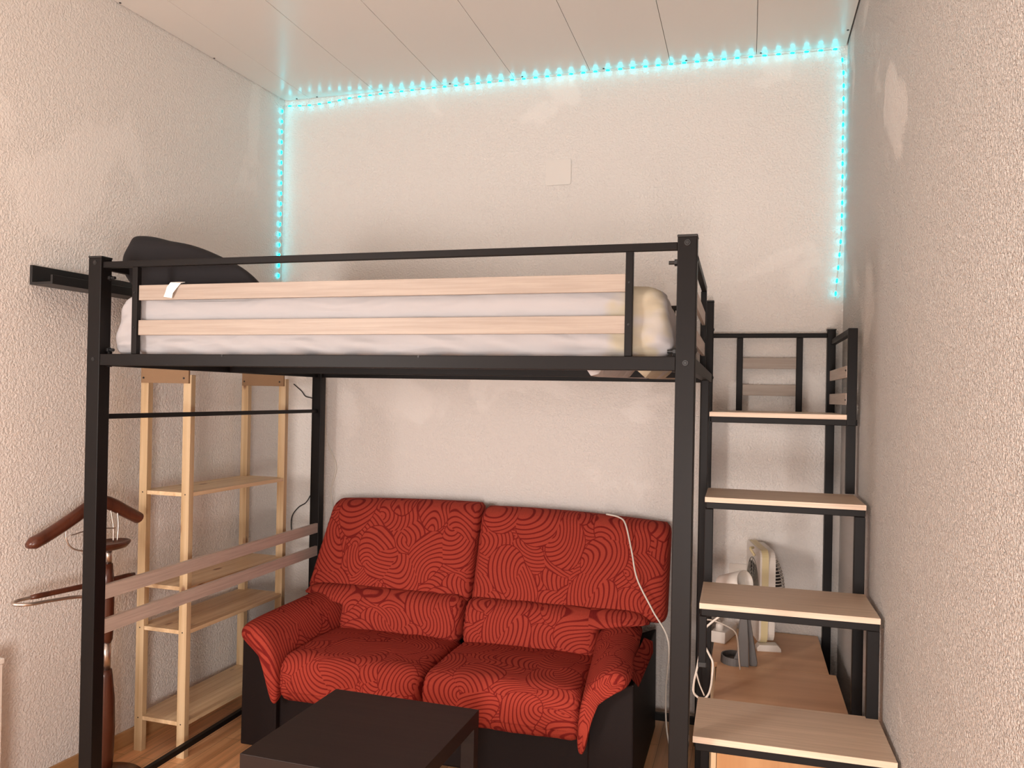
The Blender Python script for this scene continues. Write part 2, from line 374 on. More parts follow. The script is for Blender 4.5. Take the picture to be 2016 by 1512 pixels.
# ------------------------------------------------------------------ loft bed (local frame: front left corner)
X0, YF, BR = .3131, -1.8028, .0093
BL, BD, P = 2.08, 1.6925, .0545
ZT, Z1, Z0 = 2.0403, 1.6963, 1.656
bed = thing('loft_bed', 'black metal high loft bed with pale wood guard slats, standing over the red sofa', 'bed', (X0, YF, 0), BR)
e = .003
for (x, y, ft) in ((0, 0, 1), (BL-P, 0, 1), (0, BD-P, 0), (BL-P, BD-P, 0)):
    bm = B(); box(bm, x, x+P, y, y+P, 0, ZT-.006, bev=.003)
    post = obj('post', bm, M_metal, bed)
    obj('end_cap', box(B(), x-.001, x+P+.001, y-.001, y+P+.001, ZT-.007, ZT, bev=.002), M_black_plastic, post)
def part(name, *a, mat=M_metal, bev=.002, parent=bed):
    return obj(name, box(B(), *a, bev=bev), mat, parent)
part('side_rail', P, BL-P, .002, .032, Z0, Z1)
part('side_rail', P, BL-P, BD-.032, BD-.002, Z0, Z1)
part('end_rail', .004, .034, P, BD-P, Z0, Z1)
part('end_rail', BL-.034, BL-.004, P, BD-P, Z0, Z1)
part('centre_beam', .034, BL-.034, .82, .85, Z0, Z1-.008)
# brackets on posts beside the rails
for x in (P, BL-P-.012):
    part('rail_bracket', x, x+.012, .034, .05, Z0-.004, Z1+.01, bev=.001)
# cross slats carrying the mattress
for i in range(14):
    x = 2.0-.144*i
    part('cross_slat', x-.025, x+.025, .03, BD-.03, Z1-.014, Z1-.004, bev=.002)
# top guard rails
T0, T1 = 1.9985, 2.0205
part('guard_rail', P, BL-P, .008, .028, T0, T1)
part('guard_rail', P, BL-P, BD-.028, BD-.008, T0, T1)
part('guard_rail', .010, .030, P, BD-P, T0, T1)
part('guard_rail', BL-.028, BL-.008, P, .985, T0, T1)
for x in (.179, 1.880):
    part('guard_upright', x, x+.022, .008, .030, Z1, T0)
    part('guard_upright', x, x+.022, BD-.030, BD-.008, Z1, T0)
part('guard_upright', BL-.030, BL-.008, .963, .985, Z1, T0)
for z in (1.8835, 1.7625):
    part('guard_slat', .203, 1.880, .014, .026, z, z+.0515, mat=M_slat, bev=.001)
    part('guard_slat', .203, 1.880, BD-.026, BD-.014, z, z+.0515, mat=M_slat, bev=.001)
for z in (1.866, 1.746):
    part('guard_slat', BL-.024, BL-.012, P, .965, z, z+.05, mat=M_slat_y, bev=.001)
# left end: round rod, two slats, floor bars
part('end_crossbar', .018, .036, P, BD-P, 1.466, 1.484)
for z in (.824, .702):
    part('end_slat', .036, .052, P-.004, BD-P-.002, z, z+.051, mat=M_slat_y, bev=.001)
part('floor_bar', .012, .034, P, BD-P, .085, .107)
part('floor_bar', P, BL-P, BD-.036, BD-.012, .046, .080)
# screws and bolts
def screw(x, y, z, ax, r=.0095, parent=bed, nut=False):
    d = {'y': Vector((0, -1, 0)), 'x': Vector((1, 0, 0)), '-x': Vector((-1, 0, 0))}[ax]; p = Vector((x, y, z))
    bm = B()
    if nut:
        cyl(bm, p, p+d*.010, .010, n=6); cyl(bm, p+d*.010, p+d*.026, .0055, n=10)
    else:
        cyl(bm, p-d*.001, p+d*.002, r, r*.85, n=18); cyl(bm, p+d*.002, p+d*.0035, r*.55, r*.45, n=12)
    return obj('bolt', bm, M_black_plastic, parent)
for x in (P/2+.001, BL-P/2):
    screw(x, 0, 2.017, 'y', .0085 if x < 1 else .0105); screw(x, 0, 1.678, 'y', .0075 if x < 1 else .0095)
screw(BL-P/2, 0, .40, 'y', .006)
for z in (1.967, 1.712): screw(BL-P, .040, z, '-x', nut=True); screw(P, .040, z, 'x', nut=True)
for (z) in (1.975, 1.715): screw(BL, .030, z, 'x', .009)
for z in (1.905, 1.68): screw(BL, BD-.03, z, 'x', .009)
for z in (1.909, 1.788): screw(1.891, .008, z, 'y', .0035); screw(.190, .008, z, 'y', .003)
screw(.55, .002, 1.692, 'y', .004); screw(1.25, .002, 1.692, 'y', .004)

# mattress with fitted sheet
def mfn(v):
    n = noise.noise(Vector((v.x*3, v.y*3, v.z*9)))*.013+noise.noise(Vector((v.x*9, v.y*9, v.z*16)))*.005
    # diagonal creases near the lower edge and the corners
    c = math.sin((v.x*1.0+v.z*3.2)*26+noise.noise(v*4)*4)*.0055*max(0, 1-(v.z-1.69)/.16)
    k = max(0, (abs(v.x-1.04)-.80)/.2)
    c += math.sin((v.x*2-v.z*2.2)*34+noise.noise(v*5)*5)*.006*k
    s = 1 if v.y < .8 else -1
    out = v.copy()
    if v.y < .25 or v.y > 1.45: out.y -= s*(n*.6+c)
    if v.z > 1.88: out.z += n*.6
    t = (v.z-1.69)/.21
    # ends lean inwards to the top
    if v.x > 1.2: out.x -= .045*max(0, t)**1.5*(max(0, (v.x-1.7)/.33))
    if v.x < .6: out.x += .045*max(0, t)**1.5*(max(0, (.4-v.x)/.34))+n*.5
    if v.x > 1.9: out.x += n*1.2
    # the underside sags a little between the slats towards the foot end
    if v.z < 1.70:
        out.z = 1.6925
        if 1.735 < v.x < 1.98 and v.y > .03:
            g = (1-abs(((v.x-1.712) % .144)-.072)/.05)
            if g > 0: out.z -= (.056-.022*max(0, v.y-.2))*(3*g*g-2*g**3)
    return out
bm = rbox((.058, .045, 1.6925), (2.018, BD-.06, 1.905), (.05, .035, .05), n=88, fn=mfn)
mat_ob = obj('mattress', bm, M_sheet, None, loc=(X0, YF, 0), rot=(0, 0, BR), smooth=True)
tag(mat_ob, 'mattress under a creased white fitted sheet, lying on the loft bed', 'mattress')

# black pillow slumped over the head-end rail
PO = [(.306, 2.128), (.318, 2.156), (.336, 2.160), (.40, 2.152), (.483, 2.136), (.56, 2.120), (.637, 2.098), (.72, 2.064), (.80, 2.024), (.86, 1.990), (.91, 1.950), (.925, 1.925), (.90, 1.910), (.78, 1.908), (.60, 1.909), (.45, 1.912), (.37, 1.922), (.315, 1.955), (.288, 1.995), (.272, 2.045), (.278, 2.09)]
cxp, czp = .58, 2.02
secs = []
for y, k in ((-1.635, .50), (-1.630, .72), (-1.615, .88), (-1.58, .96), (-1.50, 1.0), (-1.35, 1.0), (-1.20, .98), (-1.08, .93), (-1.02, .82), (-.99, .60)):
    ring = []
    for (x, z) in PO:
        kk = k+(.0 if k == 1 else .1*(x > .85))
        zz = czp+(z-czp)*kk; zz = max(zz, 1.9085)
        nn = noise.noise(Vector((x*9, y*7, z*9)))*.012*(z > 1.95)
        xx = cxp+(x-cxp)*(.55+.45*k); xx -= max(0, y+1.6)*.85*(xx-.28)/.62
        ring.append(Vector((xx, y, zz+nn)))
    secs.append(ring)
pil = obj('pillow', loft(secs), M_pillow, None, smooth=True); subsurf(pil, 2)
tag(pil, 'plump black pillow slumped at the head end of the white mattress', 'pillow')
bm = B()
tp = [((.652, -1.768, 1.945), (.690, -1.768, 1.944)), ((.648, -1.789, 1.941), (.688, -1.788, 1.938)), ((.640, -1.797, 1.925), (.674, -1.790, 1.922)), ((.630, -1.792, 1.908), (.664, -1.797, 1.904)), ((.622, -1.790, 1.893), (.656, -1.791, 1.888))]
rows = [[bm.verts.new(a), bm.verts.new((Vector(a)+Vector(b2))/2+Vector((0, -.003, 0))), bm.verts.new(b2)] for a, b2 in tp]
for r1, r2 in zip(rows, rows[1:]):
    for i in (0, 1): bm.faces.new((r1[i], r1[i+1], r2[i+1], r2[i]))
bmesh.ops.remove_doubles(bm, verts=bm.verts, dist=.001)
bmesh.ops.solidify(bm, geom=bm.faces[:], thickness=.0012)
o = obj('sheet_label', bm, M_tag, mat_ob); o.matrix_parent_inverse = (Matrix.Translation((X0, YF, 0)) @ Matrix.Rotation(BR, 4, 'Z')).inverted()
o['label'] = 'crumpled white care tag hanging over the guard slat'

# ------------------------------------------------------------------ stairs (local frame: right back corner at the wall)
SX, SR = 2.9209, .0106
st = thing('stair_unit', 'black metal stairs with pale oak treads climbing beside the right wall', 'stairs', (SX, 0, 0), SR)
def sp(name, *a, mat=M_metal, bev=.002): return part(name, *a, mat=mat, bev=bev, parent=st)
L0, R0 = -.545, 0.0      # left / right edge, local x
LV = [(-.694, 1.5277), (-1.036, 1.2223), (-1.373, .9148), (-1.688, .6028), (-2.02, .298)]
LEG = .035
for k, (y, z) in enumerate(LV):
    back = -.055 if k == 0 else LV[k][0]+.338
    x1 = R0-.020 if k == 0 else R0
    bm = B(); box(bm, L0+.006, x1, y, back, z-.0185, z, bev=.0012)
    for f in bm.faces: f.material_index = 0
    tr = obj('tread', bm, [M_tread], st)
    ed = obj('edge_band', box(B(), L0+.006, x1, y-.0012, y+.0006, z-.0182, z-.0003), M_tread_edge, tr)
    zf = z-.0185
    sp('tread_frame', L0+.012, R0-.002 if k else R0+.010, y+.003, y+.027, zf-.0235, zf)        # front bar
    sp('tread_frame', L0+.012, R0-.002, back-.026, back-.002, zf-.0235, zf)
    sp('side_bar', L0+.008, L0+.032, y+.027, back-.026, zf-.0235, zf)
    sp('side_bar', R0-.030, R0-.006, y+.027, back-.026, zf-.0235, zf)
# right legs: each tread's front leg down to the floor; the top one rests on the second tread
for k, (y, z) in enumerate(LV):
    if k == 0:
        sp('leg', R0-.028, R0+.006, y+.006, y+.030, LV[1][1]+.0005, z-.019)
        continue
    sp('leg', R0-LEG-.001, R0-.001, y+.006, y+.030, 0, z-.0425)
for k in (1,): sp('leg', L0+.006, L0+.036, LV[k][0]+.004, LV[k][0]+.030, 0, LV[k][1]-.043)
b3 = sp('leg_bracket', L0-.001+.006, L0+.030, LV[2][0]+.004, LV[2][0]+.030, .72, LV[2][1]-.043)
sp('bracket_foot', L0+.004, L0+.031, LV[2][0]+.002, LV[2][0]+.032, .705, .722, mat=M_black_plastic)
sp('leg', L0+.010, L0+.040, LV[4][0]+.004, LV[4][0]+.030, 0, LV[4][1]-.043)
sp('support_post', -.572, -.543, -.70, -.672, 0, 1.6545)
# back legs
sp('back_leg', R0-.042, R0-.006, -.058, -.016, 0, 1.905)
obj('end_cap', box(B(), R0-.044, R0-.004, -.060, -.014, 1.905, 1.911, bev=.001), M_black_plastic, st)
# back guard
sp('guard_rail', -.552, R0-.042, -.052, -.034, 1.871, 1.892)
for x in (-.439, -.174): sp('guard_upright', x, x+.028, -.052, -.034, 1.5277, 1.871)
for z in (1.726, 1.600): sp('guard_slat', -.411, -.174, -.046, -.036, z, z+.051, mat=M_slat, bev=.001)
# right guard: front upright, sloping-free top rail, two slats
sp('guard_upright', R0-.028, R0+.006, -.700, -.676, 1.486, 1.862)
sp('guard_rail', R0-.026, R0-.004, -.676, -.058, 1.868-.030, 1.862)
for z in (1.672, 1.566): sp('guard_slat', R0-.030, R0-.020, -.676, -.058, z, z+.046, mat=M_slat_y, bev=.001)
for (z) in (1.700, 1.585):
    screw(R0-.031, -.668, z, '-x', .004, parent=st)
screw(L0+.012, -.690, 1.486, '-x', .006, parent=st); screw(R0+.010, -.690, 1.493, '-x', .006, parent=st)

# ------------------------------------------------------------------ pine shelf unit by the left wall
sh = thing('shelf_unit', 'narrow raw pine shelf unit with open boards against the left wall', 'shelf', (.006, -1.150, 0), -.020)
SD, SL, PX, PY = .262, .775, .040, .030
for (x, y) in ((0, 0), (SD-PX, 0), (0, SL-PY), (SD-PX, SL-PY)):
    obj('post', box(B(), x, x+PX, y, y+PY, 0, 1.640, bev=.0015), M_pine_z, sh)
for z in (1.118, .714, .528, .136):
    bm = B()
    for j in range(2):
        xa = .003+j*.129
        box(bm, xa, xa+.1275, PY+.001 if 0 else .031, SL-PY-.001, z, z+.017, bev=.0012)
    # notches reach between the posts
    box(bm, PX+.001, SD-PX-.001, .002, .031, z, z+.017, bev=.0012); box(bm, PX+.001, SD-PX-.001, SL-PY-.001, SL-.002, z, z+.017, bev=.0012)
    obj('shelf_board', bm, M_pine_y, sh)
for y in (-.0105, SL-PY-.0105):
    bl = obj('chipboard_block', box(B(), .008, SD-.006, y, y+.010, 1.603, 1.672, bev=.001), M_chip, sh)
    for x in (.022, SD-.030): obj('screw', cyl(B(), (x, y-.002, 1.625), (x, y, 1.625), .0045, n=10), M_black_plastic, bl)
for (x) in (PX/2, SD-PX/2):
    for z in (1.127, .537, .145): obj('screw', cyl(B(), (x, -.001, z), (x, .001, z), .003, n=8), M_black_plastic, sh)

# ------------------------------------------------------------------ black picture ledge
ld = thing('picture_ledge', 'black picture ledge on the left wall behind the bed head', 'shelf', (lw(-1.667)+.0035, -1.667, 0), ang)
obj('back_plate', box(B(), 0, .012, 0, .62, 1.966, 2.041, bev=.001), M_black_plastic, ld)
obj('shelf_plate', box(B(), .012, .105, 0, .62, 1.966, 1.976, bev=.001), M_black_plastic, ld)
obj('front_lip', box(B(), .105, .115, 0, .62, 1.966, 2.001, bev=.001), M_black_plastic, ld)

# ------------------------------------------------------------------ valet stand
vx, vy = .098, -1.43
va = thing('valet_stand', 'dark mahogany and steel valet stand behind the left front bed post', 'valet stand', (vx, vy, 0))
obj('base', lathe(B(), [(.148, 0), (.150, .006), (.145, .014), (.10, .020), (.045, .026), (.030, .034)], n=40), M_valet, va, smooth=True)
obj('lower_pole', lathe(B(), [(.027, .030), (.034, .10), (.037, .22), (.034, .33), (.025, .42), (.021, .448)]), M_valet, va, smooth=True)
obj('steel_collar', lathe(B(), [(.0165, .446), (.0165, .556)]), M_steel, va, smooth=True)
obj('upper_pole', lathe(B(), [(.016, .554), (.022, .57), (.025, .62), (.025, .72), (.023, .80), (.017, .872)]), M_valet, va, smooth=True)
obj('neck', lathe(B(), [(.013, .870), (.013, .935)]), M_steel, va, smooth=True)
tray = obj('tray', lathe(B(), [(.030, .928), (.055, .935), (.066, .950), (.067, .958), (.062, .960), (.050, .950), (.01, .948)], n=32, sy=1.5), M_valet, va, smooth=True)
# hanger: two tapering shoulder arms running front to back
bm = B()
HG = [(-.100, -.305, .985), (-.088, -.235, 1.010), (-.066, -.140, 1.058), (-.045, -.060, 1.105), (-.032, -.005, 1.118), (-.018, .045, 1.100), (-.004, .095, 1.070), (.006, .140, 1.045), (.010, .165, 1.030)]
pts = crom(HG, 6)
secs = []
for i, p in enumerate(pts):
    d = (pts[min(i+1, len(pts)-1)]-pts[max(i-1, 0)]).normalized(); t = i/(len(pts)-1)
    sd = d.cross(Vector((0, 0, 1))).normalized(); uu = sd.cross(d)
    dd = abs(t-.52)*2; hz = .027-.003*dd; hx = .015+.016*dd
    endf = min(1, min(t, 1-t)*14+.45)
    secs.append([p+sd*hx*endf*math.cos(a)+uu*hz*endf*math.sin(a) for a in [2*PI*j/14 for j in range(14)]])
obj('hanger', loft(secs), M_valet, va, smooth=True)
bm = B()
tube(bm, [(-.070, -.150, 1.04), (-.068, -.150, .985), (-.055, -.120, .945), (-.02, -.04, .925), (0, 0, .92)], .0035, n=8)
tube(bm, [(-.014, .058, 1.09), (.002, .050, 1.02), (.006, .040, .955)], .0032, n=8)
tube(bm, [(-.022, .030, 1.09), (-.006, .030, 1.02), (.0, .025, .955)], .0032, n=8)
tube(bm, [(-.066, -.14, 1.0), (-.035, -.05, 1.015), (.0, .035, 1.01)], .0025, n=8)
obj('hanger_wire', bm, M_steel, va, smooth=True)
bm = B(); tube(bm, [(-.085, -.300, .795), (-.035, -.070, .797), (.000, .150, .800)], .0105, n=14, rad=lambda t: .0105 if .03 < t < .97 else .008)
obj('trouser_bar', bm, M_valet, va, smooth=True)
bm = B(); tube(bm, [(-.083, -.295, .795), (-.100, -.345, .792), (-.085, -.375, .787), (-.045, -.345, .784), (-.02, -.26, .782), (0, -.15, .772), (.0, -.07, .745), (0, -.012, .715)], .0065, n=10)
obj('trouser_bar_arm', bm, M_steel, va, smooth=True)

# ------------------------------------------------------------------ sofa
sf = thing('sofa', 'two-seat sofa with red swirl-patterned covers and black sides under the loft bed', 'sofa', (1.27, -.55, 0))
OX, OY = 1.27, -.55
def sob(name, bm, mat, **k):
    bmesh.ops.translate(bm, verts=bm.verts, vec=(-OX, -OY, 0))
    return obj(name, bm, mat, sf, **k)
bm = B()
prism(bm, [(-.905, .03), (-.905, .235), (-.30, .30), (-.16, .80), (-.085, .80), (-.085, .03)], 'x', .56, 1.98, bev=.01)
sob('base', bm, M_sofabase)
for s in (0, 1):
    bm = B()
    dz = 0 if s == 0 else -.018
    prof = [(.400, 0), (.578, 0), (.578, .370+dz), (.545, .425+dz), (.495, .455+dz), (.440, .478+dz), (.404, .492+dz)]
    if s == 1: prof = [(2.54-x, z) for x, z in prof]
    prism(bm, prof, 'y', -.935, -.10, bev=.006)
    sob('side_panel', bm, M_sofabase)
def wr(v, a=.004): return a*noise.noise(v*9)+a*.5*noise.noise(v*22)
def seat(x0, x1):
    def fn(v):
        o = v.copy(); u = (v.x-x0)/(x1-x0)
        if v.z > .32: o.z += .022*(1-(2*u-1)**4)*math.sin(min(1, max(0, (v.y+.99)/.6))*PI)**.5 - .012*max(0, (v.y+.7))
        t = max(0, min(1, (-.90-v.y)/.09))
        if v.y < -.85: o.y -= .012*(1-(2*u-1)**4)*(1 if v.z > .28 else .3)
        # puckers along the front corners
        e = max(0, abs(2*u-1)-.86)/.14
        o += Vector((0, 1, -.6))*.006*e*math.sin(v.z*230+v.y*200)
        o.z += wr(v, .003); o.y += wr(v+Vector((3, 1, 2)), .003); return o
    bm = rbox((x0, -.985, .218), (x1, -.36, .425), (.03, .085, .085), n=34, fn=fn, uvf=lambda c: (c.x, c.y*.85+c.z))
    return sob('seat_cushion', bm, M_sofa, smooth=True)
seat(.604, 1.264); seat(1.268, 1.936)
def lumbar(x0, x1):
    def fn(v):
        o = v.copy(); u = (v.x-x0)/(x1-x0); t = (v.z-.405)/.21
        o.y += (v.z-.50)*.28 - .012*(1-(2*u-1)**6) + wr(v)
        e = max(0, abs(2*u-1)-.84)/.16
        o.x += (u-.5)*2*.225*max(0, min(1, (t-.62)/.16))*((u > .5) if x0 > 1.2 else (u < .5))*abs(2*u-1)
        o.y += .006*e*math.sin(v.z*260); o.z += wr(v+Vector((5, 0, 0)), .004); return o
    bm = rbox((x0, -.475, .395), (x1, -.27, .615), (.04, .075, .065), n=28, fn=fn, uvf=lambda c: (c.x+.37, c.z*1.1-c.y*.6))
    return sob('lumbar_cushion', bm, M_sofa, smooth=True)
lumbar(.632, 1.266); lumbar(1.272, 1.915)
def backc(x0, x1, side):
    # plump slab leaning back; z runs .565..1.02
    def fn(v):
        o = v.copy(); t = (v.z-.565)/.45; u = (v.x-x0)/(x1-x0)
        o.y += .175*t - .020*math.sin(max(0, min(1, t))*PI)*(1-(2*u-1)**6)
        if side < 0:
            o.x += .062*max(0, t)*(1-u)                 # left edge leans in
            o.z += .012*t*math.sin(u*PI*.75)+(u-.5)*.012*t
        else:
            o.x -= .002*t*u
            o.z += t*(.008*math.sin(u*PI)-.030*max(0, u)**1.5)
        e = max(0, abs(2*u-1)-.93)/.07
        o.y += .003*e*math.sin(v.z*230)
        o.y += wr(v, .005); return o
    bm = rbox((x0, -.385, .560), (x1, -.225, 1.018), (.03, .07, .05), n=36, fn=fn, uvf=lambda c: (c.x, c.z*1.0-c.y*.5))
    return sob('back_cushion', bm, M_sofa, smooth=True)
backc(.395, 1.2745, -1); backc(1.2765, 2.205, 1)
# arms: lofted padded sections from back to front
def arm(side):
    # (x,z) outline, left arm; outer side first, going over the top and down the inner side
    stn = [
     (-.250, [(.46, .500), (.435, .540), (.450, .590), (.50, .612), (.57, .612), (.64, .585), (.672, .510), (.672, .41), (.640, .38), (.60, .40), (.55, .46), (.50, .49)]),
     (-.370, [(.46, .500), (.435, .530), (.450, .568), (.50, .588), (.56, .585), (.622, .556), (.652, .495), (.652, .41), (.620, .38), (.59, .40), (.55, .46), (.50, .49)]),
     (-.550, [(.45, .490), (.425, .525), (.440, .560), (.49, .580), (.55, .570), (.600, .535), (.630, .475), (.638, .40), (.615, .36), (.59, .38), (.545, .45), (.49, .475)]),
     (-.780, [(.44, .485), (.410, .515), (.425, .553), (.475, .575), (.53, .560), (.580, .520), (.614, .455), (.626, .38), (.612, .33), (.590, .35), (.545, .44), (.49, .468)]),
     (-.920, [(.440, .478), (.405, .505), (.418, .545), (.462, .568), (.52, .550), (.568, .505), (.602, .44), (.614, .34), (.610, .24), (.574, .25), (.556, .42), (.495, .460)]),
     (-.975, [(.446, .470), (.415, .498), (.425, .540), (.464, .560), (.52, .542), (.568, .495), (.602, .42), (.613, .32), (.614, .200), (.570, .205), (.560, .405), (.498, .450)]),
     (-1.005, [(.456, .482), (.435, .503), (.442, .530), (.470, .542), (.518, .525), (.560, .478), (.592, .41), (.604, .31), (.606, .222), (.578, .226), (.568, .405), (.505, .465)]),
    ]
    secs = []
    for y, pl in stn:
        dy = 0 if side == 0 else -.01
        q = [Vector((x if side == 0 else 2.54-x, y+dy, z-(0 if side == 0 else .018))) for x, z in pl]
        secs.append(q)
    bm = loft(secs, uvf=lambda c: (c.y+.2, c.x*.9+c.z*1.0))
    o = sob('armrest', bm, M_sofa, smooth=True); subsurf(o, 3)
arm(0); arm(1)
bm = B()
for tri in ([(2.120, -.93, .50), (2.150, -.90, .455), (2.174, -.60, .508), (2.168, -.57, .545), (2.135, -.60, .565), (2.118, -.8, .53)],):
    A = [bm.verts.new(p) for p in tri]; bm.faces.new(A)
bmesh.ops.solidify(bm, geom=bm.faces[:], thickness=.006)
uv = bm.loops.layers.uv.new('UVMap')
for f in bm.faces:
    for l in f.loops: l[uv].uv = (l.vert.co.y, l.vert.co.z)
o = sob('cover_flap', bm, M_sofa)

# ------------------------------------------------------------------ coffee table
tb = thing('coffee_table', 'low square black-brown coffee table in front of the sofa', 'table', (1.062, -1.951, 0), -.02)
TW, TD = .570, .612
obj('tabletop', box(B(), 0, TW, 0, TD, .408, .460, bev=.0015), M_table, tb)
for x in (0, TW-.05):
    for y in (0, TD-.05): obj('leg', box(B(), x+.001, x+.049, y+.001, y+.049, 0, .408, bev=.001), M_table, tb)

# ------------------------------------------------------------------ two low beech cabinets under the stairs
def cabinet(label):
    c = thing('low_cabinet', label, 'cabinet', (2.409, -.580, 0), 0, None)
    Wd, Dp, Ht = .455, .568, .489
    obj('top_board', box(B(), 0, Wd, 0, Dp, Ht-.020, Ht, bev=.001), M_cab, c)
    obj('side_panel', box(B(), .0, .017, .0025, Dp, .0, Ht-.020), M_cab_side, c)
    obj('side_panel', box(B(), Wd-.017, Wd, .0025, Dp, .0, Ht-.020), M_cab_side, c)
    obj('edge_band', box(B(), .0, .017, .0, .0025, .0, Ht-.020), M_cab_edge, c)
    obj('edge_band', box(B(), Wd-.017, Wd, .0, .0025, .0, Ht-.020), M_cab_edge, c)
    obj('door', box(B(), .019, Wd-.019, .001, .018, .06, Ht-.023, bev=.001), M_cab_front, c)
    obj('plinth', box(B(), .017, Wd-.017, .03, .045, 0, .058), M_cab_side, c)
    obj('back_panel', box(B(), .017, Wd-.017, Dp-.006, Dp-.001, .0, Ht-.020), M_cab_side, c)
    return c
c1 = cabinet('low beech cabinet against the back wall carrying the fan and lamp')
c2 = dup(c1, (2.434, -1.150, 0), None, 'low beech cabinet with a bare top, in front of the one carrying the fan')

# ------------------------------------------------------------------ box fan
fa = thing('box_fan', 'aged cream box fan seen edge-on, standing on the cabinet beneath the stairs', 'fan', (2.617, -.180, .489), math.radians(10))
# local: x thickness (front = -x), y width, z height
def rrect(w2, z0, z1, r, n=6):
    pts = []
    for cx, cz, a0 in ((w2-r, z1-r, 0), (-w2+r, z1-r, 90), (-w2+r, z0+r, 180), (w2-r, z0+r, 270)):
        for i in range(n+1):
            a = math.radians(a0+90*i/n); pts.append((cx+r*math.cos(a), cz+r*math.sin(a)))
    return pts
def ringframe(x0, x1, w2, z0, z1, r, rad, cz, mat, name):
    bm = B(); outer = rrect(w2, z0, z1, r); n = len(outer)
    for x, flip in ((x0, 0), (x1, 1)): pass
    inner = []
    for (y, z) in outer:
        a = math.atan2(z-cz, y); inner.append((rad*math.cos(a), cz+rad*math.sin(a)))
    V = [[bm.verts.new((x, p[0], p[1])) for p in pl] for x in (x0, x1) for pl in (outer, inner)]
    O0, I0, O1, I1 = V
    for i in range(n):
        j = (i+1) % n
        bm.faces.new((O0[i], O0[j], I0[j], I0[i])); bm.faces.new((O1[i], I1[i], I1[j], O1[j]))
        bm.faces.new((O0[i], O1[i], O1[j], O0[j])); bm.faces.new((I0[i], I0[j], I1[j], I1[i]))
    return obj(name, bm, mat, fa)
CZ = .235
ringframe(-.046, -.038, .160, .03, .432, .035, .140, CZ, M_white_pl, 'front_bezel')
ringframe(-.038, -.010, .163, .028, .435, .040, .146, CZ, M_cream, 'front_housing')
ringframe(-.010, .020, .158, .034, .428, .050, .146, CZ, M_white_pl, 'rear_housing')
bm = B()
for i in range(9):
    r = .016+i*.0155
    tube(bm, [(-.047, r*math.cos(2*PI*j/40), CZ+r*math.sin(2*PI*j/40)) for j in range(41)], .0018, n=6, smooth=False)
for j in range(12):
    a = 2*PI*j/12; tube(bm, [(-.047, .02*math.cos(a), CZ+.02*math.sin(a)), (-.047, .142*math.cos(a+.5), CZ+.142*math.sin(a+.5))], .0018, n=6, smooth=False)
obj('front_grille', bm, M_greyfan, fa)
bm = B()
for i in range(-11, 12):
    z = CZ+i*.0128; w2 = math.sqrt(max(0, .150**2-(z-CZ)**2))
    if w2 < .03: continue
    ptsr = [(.020+.066*math.sqrt(max(0, 1-(y/w2)**2))*math.sqrt(max(.05, 1-((z-CZ)/.165)**2)), y, z) for y in [w2*math.cos(PI*k/12) for k in range(13)]]
    tube(bm, ptsr, .0022, n=6, smooth=False)
obj('rear_grille', bm, M_white_pl, fa)
bm = B(); cyl(bm, (-.03, 0, CZ), (.02, 0, CZ), .035, n=24)
obj('front_dark_fill', cyl(B(), (-.036, 0, CZ), (-.032, 0, CZ), .143, n=40), M_fandark, fa)  # added dark disc, stands in for the shade behind the front grille
obj('motor', bm, M_fandark, fa)
for k in range(5):
    a = 2*PI*k/5; bm = B(); ca, sa = math.cos(a), math.sin(a)
    def P3(r, t, x): return (x, r*ca-t*sa, CZ+r*sa+t*ca)
    vs = [bm.verts.new(P3(.03, -.02, -.030)), bm.verts.new(P3(.13, -.045, -.036)), bm.verts.new(P3(.135, .035, -.010)), bm.verts.new(P3(.03, .02, -.010))]
    bm.faces.new(vs); bmesh.ops.solidify(bm, geom=bm.faces[:], thickness=.002); obj('blade', bm, M_greyfan, fa)
secs = [[Vector((.018+.056*math.sin(f*PI/2), .144*math.cos(f*PI/2)*math.cos(a), CZ+.144*math.cos(f*PI/2)*math.sin(a))) for a in [2*PI*j/36 for j in range(36)]] for f in (0, .2, .4, .6, .8, .95)]
obj('rear_dark_fill', loft(secs), M_fandark, fa, smooth=True)  # dark dome added under the rear ribs as the fan's inner shade
for y in (-.175, .115):
    bm = B(); prism(bm, [(-.055, 0), (-.055, .016), (-.045, .028), (.03, .030), (.045, .016), (.047, 0)], 'y', y, y+.055, bev=.003)
    obj('foot', bm, M_white_pl, fa)
obj('carry_handle', tube(B(), [(-.058, -.10, .40), (-.075, -.09, .43), (-.058, -.06, .43)], .006), M_cream, fa, smooth=True)

# ------------------------------------------------------------------ desk lamp
la = thing('desk_lamp', 'grey desk lamp with a tilted white cylindrical shade on the cabinet under the stairs', 'lamp', (2.500, -.535, .489), 0)
# open oval ring base sweeping up into a flat neck
bm = B(); secs = []
for i in range(29):
    t = i/28; a = math.radians(20+300*t)
    hgt = .028+.012*math.cos(a)
    hgt = .030
    cx, cy = .050*math.cos(a), -.012+.062*math.sin(a)
    dx, dy = math.cos(a), math.sin(a)
    secs.append([Vector((cx-dx*.004, cy-dy*.004, 0)), Vector((cx+dx*.005, cy+dy*.005, 0)), Vector((cx+dx*.003, cy+dy*.003, hgt)), Vector((cx-dx*.003, cy-dy*.003, hgt))])
obj('base_ring', loft(secs), M_greylamp, la)
obj('base_plate', lathe(B(), [(.052, 0), (.052, .006), (.04, .008)], (0, -.012), sy=1.18, n=32), M_greylamp, la)
bm = B()
prism(bm, [(-.008, .0), (.0, .030), (.012, .060), (.014, .11), (.018, .17), (.024, .25), (.044, .25), (.052, .17), (.056, .09), (.058, .0)], 'y', -.070, -.052, bev=.003)
obj('neck', bm, M_greylamp, la)
bm = B()
